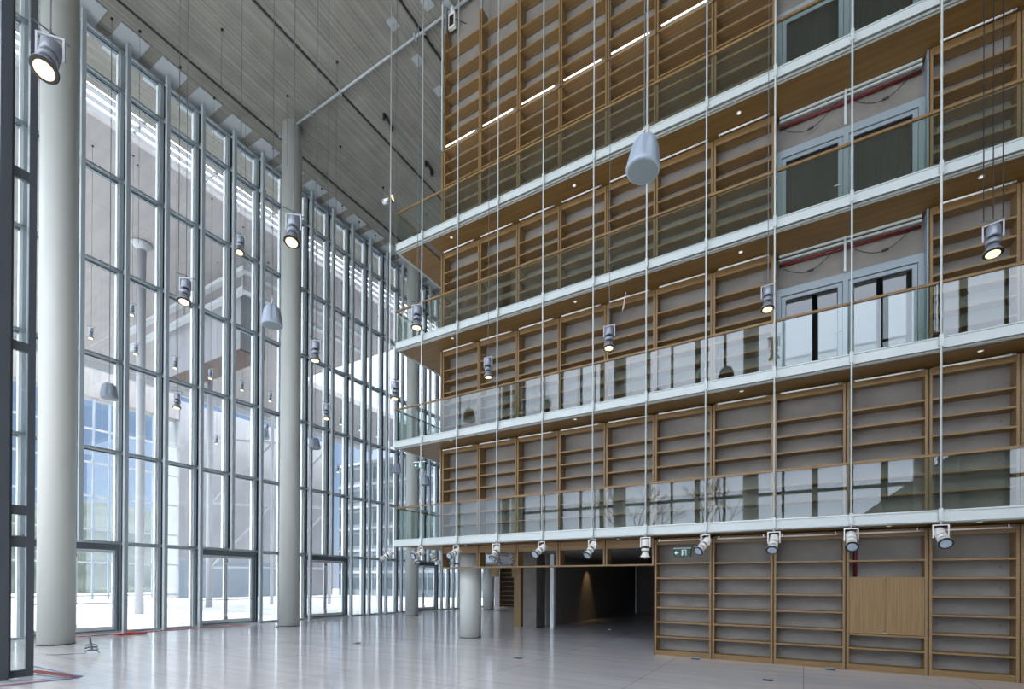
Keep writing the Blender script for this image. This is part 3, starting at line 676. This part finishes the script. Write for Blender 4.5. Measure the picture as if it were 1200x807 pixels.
# ------------------------------------------------------------ things beneath the galleries
p = at_z(606, 734, 0)
tag(put('oak_pillar', MB().box(-.16, .16, 0, .3, 0, 3.04).mesh('oak_pillar', M['oak_vertical']), None, (p.x, p.y, 0)), 'upright oak panel standing left of the grey concrete pier', 'panel')
p = at_z(613, 735, 0)
t = thing('concrete_pier', 'square grey concrete pier beside the oak panel under the galleries', 'pier', (p.x, p.y, 0), (0, 0, .12))
put('body', MB().box(0, .58, 0, 1.1, 0, 3.04).mesh('body', M['concrete']), t)
put('bracket', MB().box(-.03, -.001, .05, .09, .6, .7).box(-.03, -.001, .05, .09, 1.1, 1.2).box(-.03, -.001, .05, .09, 1.8, 1.9).mesh('bracket', M['black']), t)
p = at_z(646.5, 736, 0)
tag(put('white_post', MB().box(-.08, .08, 0, .16, 0, 3.05).mesh('white_post', M['edge_steel']), None, (p.x, p.y, 0)), 'slim white square post at the mouth of the dark recess', 'post')
sp = bpy.data.lights.new('recess_lamp', 'SPOT'); sp.energy = 26; sp.spot_size = 1.1; sp.spot_blend = .8; sp.color = (1, .62, .25); sp.shadow_soft_size = .04
t = thing('recess_downlight', 'warm downlight washing the dark recess wall', 'light', (-8.9, 23.5, 3.04))
put('housing', MB().ring([(.05, -.05), (.05, 0)], 16).mesh('housing', M['black']), t)
spo = put('recess_lamp', sp, t, (0, 0, -.06), (0, .30, 0))
# items on the recess floor and wall
p = at_z(655, 731, 0)
t = thing('wall_outlet_box', 'black junction box with loose wires at the foot of the recess wall', 'box', (p.x+.05, p.y+.1, .0))
put('box', MB().box(-.06, .06, 0, .1, .28, .62).mesh('box', M['black']), t)
put('wire', MB().path([(.06, .05, .6), (.2, 0, .7), (.4, -.05, .62), (.7, -.1, .6), (.6, -.1, .45)], .01).mesh('wire', M['red_cable']), t)
put('wire', MB().path([(0, .05, .28), (.1, 0, .1), (.5, 0, .01)], .01).mesh('wire', M['red_cable']), t)
p = at_z(705, 722, 0)
t = thing('tool_case', 'dark case standing on the floor inside the recess', 'case', (p.x, p.y, 0))
put('body', MB().box(-.14, .14, -.1, .1, 0, .55).mesh('body', M['black']), t)
put('handle', MB().path([(-.06, 0, .55), (-.06, 0, .62), (.06, 0, .62), (.06, 0, .55)], .012).mesh('handle', M['dark_steel']), t)
# far bookcase
ft = thing('tall_bookcase', 'dark oak bookcase far behind the short round column under the galleries', 'bookcase', (-20.5, 33.0, 0))
put('body', MB().box(0, .05, 0, .38, 0, 3.05).box(1.72, 1.80, 0, .38, 0, 3.05).box(3.4, 3.46, 0, .38, 0, 3.05).mesh('body', M['oak']), ft)
for c in range(2):
    for q in range(9): put('shelf', cached('fsh', lambda: MB().box(0, 1.67, 0, .36, 0, .04).mesh('shelf', M['oak'])), ft, (.05+c*1.73, .01, .12+q*.36))
put('back', MB().box(.05, 3.4, .37, .385, 0, 3.05).mesh('back', M['oak_dark']), ft)
struct('ceiling_passage', MB().box(-20.4, -10.6, 27.6, 33.3, LV-.2, LV-.05).box(-11.7, -10.6, 17.52, 27.6, LV-.2, LV-.05).mesh('ceiling_passage', M['pale_wall']))
struct('ceiling_recess', MB().box(-10.45, -3.1, YW+.16, 33.3, LV-.2, LV-.05).mesh('ceiling_recess', M['dark_room']))
for j, x in enumerate((-16.6, -15.1)):
    tag(put('oak_fascia', MB().box(-.27, .27, 0, .1, 2.25, 3.069).mesh('oak_fascia', M['oak_vertical']), None, (x*1.06, 27.7, 0)), 'short hanging oak panel seen through the %s lintel opening' % ('first', 'second')[j], 'panel')

# red riser pipe
t = thing('riser_pipe', 'red vertical pipe inside the bookcase above the cupboard doors', 'pipe', (.98, YW-.05, 2.03))
put('pipe', MB().bar((0, 0, 0), (0, 0, .97), .032, 12).mesh('pipe', M['pipe_red'], True), t)
put('pipe_clip', MB().box(-.07, .07, -.03, .03, .62, .65).mesh('pipe_clip', M['silver']), t)
# motion sensors under the lowest gallery
for j, (x, y) in enumerate(((529, 640), (724, 634))):
    p = at_z(x, y-4, LV-SLAB)
    t = thing('motion_sensor', 'small grey sensor under the lowest gallery, %s one' % ('left', 'right')[j], 'sensor', (max(p.x, -11) if j == 0 else p.x, YE+.5, LV-SLAB+.004), group='grey sensors under the lowest gallery')
    put('body', cached('msb', lambda: MB().ring([(.05, -.06), (.06, -.04), (.06, 0)], 16).mesh('body', M['lamp_grey'], True)), t)
    put('eye', cached('mse', lambda: MB().ring([(.02, -.068), (.03, -.0605)], 12).mesh('eye', M['black'])), t)

# ------------------------------------------------------------ floor things
p = at_z(107, 766, 0)
t = thing('cable_coil', 'bundle of grey cable with a plug lying on the floor right of the nearest column', 'cable', (p.x, p.y, .0), (0, 0, .9))
pts = [(.16*math.cos(a*.5)*(1-.01*a), .10*math.sin(a*.5), .03+.006*a+.04*math.sin(a*.5)**2) for a in range(34)]
put('coil', MB().path(pts, .014).mesh('coil', M['cable']), t)
put('tail', MB().path([(-.1, 0, .03), (-.4, .06, .014), (-.7, .0, .014), (-.95, .12, .014)], .012).mesh('tail', M['cable']), t)
put('plug', MB().bar((.0, .02, .12), (-.06, .05, .42), .03, 10).mesh('plug', M['grille']), t)
pts = [Vector((-20.6+.05*math.sin(q*1.7), 5.9+q*.25, .012)) for q in range(28)]
o = tag(put('red_cable', MB().path(pts, .012).mesh('red_cable', M['red_cable'])), 'thin red cable lying on the floor along the foot of the glazed wall', 'cable')
p = at_z(152, 743, 0)
t = thing('red_cord_pile', 'small tangle of red cord on the floor at the foot of a facade post', 'cord', (p.x+.1, p.y, 0))
put('cord', MB().path([(.25*math.sin(q*2.1), .45*math.cos(q*1.3), .02+.012*(q % 4)) for q in range(26)], .014).mesh('cord', M['red_cable']), t)
put('knot', MB().path([(.06*math.cos(q), .06*math.sin(q), .08+.01*q) for q in range(8)], .016).mesh('knot', M['orange']), t)
FB = [(418, 754), (324, 735), (607, 771), (900, 797), (972, 781), (820, 769)]
FL = ['in front of the glazed wall right of the second column', 'at the foot of the second column', 'in front of the concrete pier', 'at the lower edge right of centre', 'at the foot of the third ground floor bookcase', 'at the foot of the first ground floor bookcase']
for (x, y), lab in zip(FB, FL):
    p = at_z(x, y, 0)
    if p.y > YB-.15: p.y = YB-.2
    t = thing('floor_outlet', 'small floor outlet '+lab, 'floor outlet', (p.x, p.y, 0), group='floor outlets')
    put('box', cached('fob', lambda: MB().box(-.09, .09, -.06, .06, 0.0, .012).mesh('box', M['black'])), t)
    put('lid', cached('fol', lambda: MB().box(-.09, .09, .061, .07, 0, .05).mesh('lid', M['grille'])), t)
tp = at_z(672+0, 0+0, 0) if False else None
p = at_z(714, 737.5, 0)
tag(put('paper_scrap', MB().box(-.06, .06, -.05, .05, 0, .02).mesh('paper_scrap', M['lamp_white']), None, (p.x, p.y, 0), (0, 0, .4)), 'tiny white scrap lying on the floor in front of the dark recess', 'scrap')
# taped marking in the lower left corner
def strip(name, a, b, w, z, mat, parent):
    a = Vector((a.x, a.y)); b = Vector((b.x, b.y)); d = (b-a).normalized(); n = Vector((-d.y, d.x))*w/2
    m = MB(); pts = [a-n, b-n, b+n, a+n]
    m.v = [(q.x, q.y, zz) for zz in (z, z+.003) for q in pts]
    m.f = [[0, 3, 2, 1], [4, 5, 6, 7], [0, 1, 5, 4], [1, 2, 6, 5], [2, 3, 7, 6], [3, 0, 4, 7]]
    return put(name, m.mesh(name, mat), parent)
t = thing('floor_marking', 'triangular red floor strips edged with blue tape in the lower left corner', 'floor marking', (0, 0, 0))
A, B, C_ = at_z(95, 793, 0), at_z(38, 780, 0), at_z(-30, 806, 0)
strip('red_strip', at_z(92, 793, 0), at_z(36, 785.5, 0), .20, .001, M['tape_red'], t)
strip('red_strip', at_z(92, 794, 0), at_z(-30, 806, 0), .10, .001, M['tape_red'], t)
strip('blue_tape', A, B, .035, .005, M['tape_blue'], t)
strip('blue_tape', at_z(78, 794.5, 0), at_z(36, 789.5, 0), .035, .005, M['tape_blue'], t)
strip('blue_tape', at_z(95, 792.5, 0), at_z(-30, 802.5, 0), .03, .009, M['tape_blue'], t)
strip('blue_tape', at_z(95, 794, 0), at_z(-30, 808.5, 0), .03, .009, M['tape_blue'], t)

# ------------------------------------------------------------ dark steel screen in the left foreground
XS = -12.85
ya, yb = at_x(7, 790, XS).y, at_x(38.5, 790, XS).y
w_ = struct('window_40', None, (XS, ya, 0))
q = yb-ya
put('post', MB().box(-.20, .12, -.16, 0, 0, HC).mesh('post', M['screen_steel']), w_)
def yy(x): return at_x(x, 600, XS).y-ya
put('stile', MB().box(-.04, .04, 0.001, yy(13), 0.02, HC).box(-.04, .04, yy(31), q, .02, HC).mesh('stile', M['screen_steel']), w_)
zs = [at_x(22, y, XS).z for y in (784, 636, 600, 405, 205)]
rl = [(.02, .16), (at_x(22, 641, XS).z, at_x(22, 628, XS).z), (at_x(22, 603, XS).z, at_x(22, 592, XS).z), (at_x(22, 411, XS).z, at_x(22, 400, XS).z), (at_x(22, 209, XS).z, at_x(22, 197, XS).z)]
rm = MB()
for a, b in rl: rm.box(-.035, .035, yy(13)+.001, yy(31)-.001, a, b)
put('rail', rm.mesh('rail', M['screen_steel']), w_)
zz = rl+[(HC, HC)]
for (a, b), (c, d) in zip(zz, zz[1:]):
    put('glass_pane', MB().box(-.008, .008, yy(13)+.002, yy(31)-.002, b+.001, c-.001).mesh('glass_pane', M['glass']), w_)

# ------------------------------------------------------------ glazed wall behind the viewer (mirrored in the balustrades)
YK = -10.0
bw = struct('window_41', None, (0, YK, 0))
mm = MB()
xs = [-20.9+1.65*i for i in range(20)]
for i, x in enumerate(xs): put('mullion', cached(('bkm', i % 2), lambda: MB().box(-.16 if i % 2 else -.07, .16 if i % 2 else .07, -.1, .1, 0, HC).mesh('mullion', M['dark_steel'])), bw, (x, 0, 0))
put('transom', MB().box(-21, 11.9, -.08, .08, 7.3, 7.5).box(-21, 11.9, -.08, .08, 3.2, 3.4).box(-21, 11.9, -.08, .08, 14.2, 14.4).mesh('transom', M['dark_steel']), bw)
for j, x in enumerate((-18.9, -10.8, -2.75, 5.3)):
    column(x, YK+1.6, .42, HC, 'tall round white column before the rear glazed wall, %s from the left' % ORD[j], group='round columns behind the viewer')
# terrace slope and bare trees beyond it
def hill_mesh(x0, x1, y0, y1, h, name, seed, nx=40, ny=16):
    rnd = random.Random(seed); m = MB(); ph = [rnd.random()*6 for _ in range(6)]
    for j in range(ny+1):
        for i in range(nx+1):
            u, v = i/nx, j/ny
            z = h*(math.sin(PI*v*.5)**.8)*(.72+.16*math.sin(u*7+ph[0])+.08*math.sin(u*17+ph[1])+.05*math.sin(u*37+v*9+ph[2]))+.25*rnd.random()
            m.v.append((x0+(x1-x0)*u, y0+(y1-y0)*v, max(z, 0) if v > 0 else -.3))
    for j in range(ny):
        for i in range(nx): a = j*(nx+1)+i; m.f.append([a, a+1, a+nx+2, a+nx+1])
    return m.mesh(name, M['hill'], True)
b = MB(); b.v = [(-1.2, -14, 3.0), (10, -14, 3.0), (10, -14, 11.5), (-1.2, -16, 3.0), (10, -16, 3.0), (10, -16, 11.5)]
b.f = [[0, 1, 2], [3, 5, 4], [0, 2, 5, 3], [0, 3, 4, 1], [1, 4, 5, 2]]
def tree(x, y, z0, h, label, seed):
    rnd = random.Random(seed); m = MB()
    def br(p, d, L, r, k):
        q = p+d*L; m.bar(p, q, r, 5)
        if k:
            for _ in range(3):
                nd = (d+Vector((rnd.uniform(-.7, .7), rnd.uniform(-.7, .7), rnd.uniform(-.1, .4)))).normalized(); br(q, nd, L*.68, r*.6, k-1)
    br(Vector((0, 0, 0)), Vector((0, 0, 1)), h*.33, .13, 5)
    tag(put('bare_tree', m.mesh('bare_tree', M['bark']), None, (x, y, z0)), label, 'tree')
tree(-13.5, -20, 0, 12, 'bare tree mirrored in the glass of the lowest gallery, left one', 3)
tree(-7.2, -20, 0, 12, 'bare tree mirrored in the glass of the lowest gallery, right one', 5)
b.box(-1.2, 10, -16, -14, -.02, 2.999)
struct('wall_terrace', b.mesh('wall_terrace', M['concrete']))

# ------------------------------------------------------------ outside the glazing
struct('floor_outside', MB().box(-130, -21.6, -60, 90, -.32, -.02).box(-21.6, 60, -60, -10, -.32, -.02).box(-21.6, 60, YEND+.3, 90, -.32, -.02).mesh('floor_outside', M['stone']))
o = MB()
for x in (-24.05, -24.5, -24.95): o.box(x-.24, x, 3, 30.4, HC, HC+.05)
struct('trim_30', o.mesh('trim', M['far_white']))
o = MB()
for q in range(9): o.box(-25.5, -23.9, 4+q*3, 4.1+q*3, HC+.06, HC+.2)
struct('trim_31', o.mesh('trim', M['far_white']))
struct('ceiling_outside', MB().box(-42, -25.5, 3, 30.4, HC, HC+.5).box(-54, -42, 3, 52, HC, HC+.5).mesh('ceiling_outside', M['soffit_out']))
struct('trim_32', MB().box(-54.3, -54.0, 3, 52, HC-.6, HC+.6).mesh('trim', M['far_white']))
# opposite hall
t = thing('opposite_hall', 'opposite glazed hall across the forecourt with blue sky behind its mullions', 'building', (-60, 0, 0))
put('roof_band', MB().box(-1.2, .3, -30, 28.5, 19.8, 22.6).mesh('roof_band', M['soffit_out']), t)
for j in range(45): put('mullion', cached('ohm', lambda: MB().box(-.15, .1, -.07, .07, 0, 19.8).mesh('mullion', M['far_steel'])), t, (0, -29.8+j*1.3, 0))
for j in range(6): put('transom', cached('oht', lambda: MB().box(-.12, .05, -30, 28.5, -.09, .09).mesh('transom', M['far_white'])), t, (0, 0, .4+3.27*j))
put('glazing', MB().box(-.04, -.02, -30, 28.5, 0, 19.8).mesh('glazing', M['glass']), t)
t = thing('pale_building', 'pale windowless building block right of the opposite glazed hall', 'building', (-60, 28.6, 0))
put('wall', MB().box(-3, .2, 0, 21, 0, 22).mesh('wall', M['pale_wall']), t)
put('base_cladding', MB().box(.201, .3, 0, 15, 0, 4.2).mesh('base_cladding', M['facade_blue']), t)
t = thing('banded_building', 'blue grey building with horizontal white bands beyond the far end of the forecourt', 'building', (-59, 50, 0))
put('wall', MB().box(0, 40, 0, 6, 0, 19).mesh('wall', M['facade_blue']), t)
for j in range(6): put('floor_band', cached('fbd', lambda: MB().box(0, 40, -.25, -.001, 0, .35).mesh('floor_band', M['far_white'])), t, (0, 0, 3.1+3.1*j))
for j in range(20): put('fin', cached('fin', lambda: MB().box(-.06, .06, -.2, -.002, 0, 18.4).mesh('fin', M['far_steel'])), t, (1+j*2, 0, 0))
for j in range(6):
    put('window_band', cached('wbd', lambda: MB().box(.2, 39.8, -.05, -.003, 0, 1.6).mesh('window_band', M['dark_steel'])), t, (0, 0, .9+3.1*j))
tag(put('hillside', hill_mesh(0, 150, 0, 40, 20, 'hillside', 4), None, (-95, -75, 0), (0, 0, PI/2)), 'scrubby grey green hillside behind the opposite glazed hall', 'hill')
# outer poles and white frames
for j, (px, py, D) in enumerate(((166, 300, 28.4), (247, 380, 36.0))):
    p = at_d(px, py, D)
    t = thing('outer_pole', 'slim white round pole carrying the outer roof, %s one beyond the glazing' % ('left', 'right')[j], 'pole', (p.x, p.y, 0), group='outer roof poles')
    put('shaft', cached('ops', lambda: MB().ring([(.22, 0), (.22, HC-.05)], 20).mesh('shaft', M['far_white'], True)), t)
    put('capital', cached('opc', lambda: MB().ring([(.22, HC-.4), (.5, HC-.09), (.5, HC-.05)], 20).mesh('capital', M['far_white'], True)), t)
c1 = at_d(285, 325, 28.0); 
for j, dz in enumerate((0, -1.15)):
    t = thing('outer_canopy_beam', 'white L-shaped beam beyond the glazing, %s of the pair' % ('upper', 'lower')[j], 'beam', (c1.x, c1.y, c1.z+dz+.5), group='white outer beams')
    put('long_arm', cached('ola', lambda: MB().box(-16, 0, 0, .35, 0, .22).mesh('long_arm', M['far_white'])), t)
    put('short_arm', cached('osa', lambda: MB().box(-.35, 0, .351, 9, 0, .22).mesh('short_arm', M['far_white'])), t)
t = thing('outer_box', 'pale hanging volume with brown underside beyond the glazing', 'canopy', (c1.x-1.6, c1.y+.8, c1.z-3.4))
put('shell', MB().box(-9, 0, 0, 1.6, .1, 3.4).mesh('shell', M['pale_wall']), t)
for xx in (-8, -4.5, -1): put('hanger', MB().box(xx-.05, xx+.05, .7, .8, 3.401, HC-c1.z+3.4).mesh('hanger', M['far_white']), t)
put('underside', MB().box(-9, 0, 0, 1.6, 0, .099).mesh('underside', plain('brown_underside', (.10, .065, .05), .6)), t)
t = thing('outer_brace_frame', 'white diagonal bracing frame standing beyond the glazing left of the second column', 'frame', (at_d(247, 681, 40).x, at_d(247, 681, 40).y, -.02))
for a, b in (((0, 0, 0), (0, 0, 16)), ((3.2, 3.2, 0), (3.2, 3.2, 16)), ((6.4, 6.4, 0), (6.4, 6.4, 16))): put('upright', MB().bar(a, b, .14, 8).mesh('upright', M['far_white']), t)
for z in (3.0, 8.2, 13.4): put('crossbar', MB().bar((0, 0, z), (6.4, 6.4, z), .10, 8).mesh('crossbar', M['far_white']), t)
for z in (3.0, 8.2): 
    put('diagonal', MB().bar((0, 0, z), (3.2, 3.2, z+5.2), .09, 8).mesh('diagonal', M['far_white']), t)
    put('diagonal', MB().bar((3.2, 3.2, z), (6.4, 6.4, z+5.2), .09, 8).mesh('diagonal', M['far_white']), t)
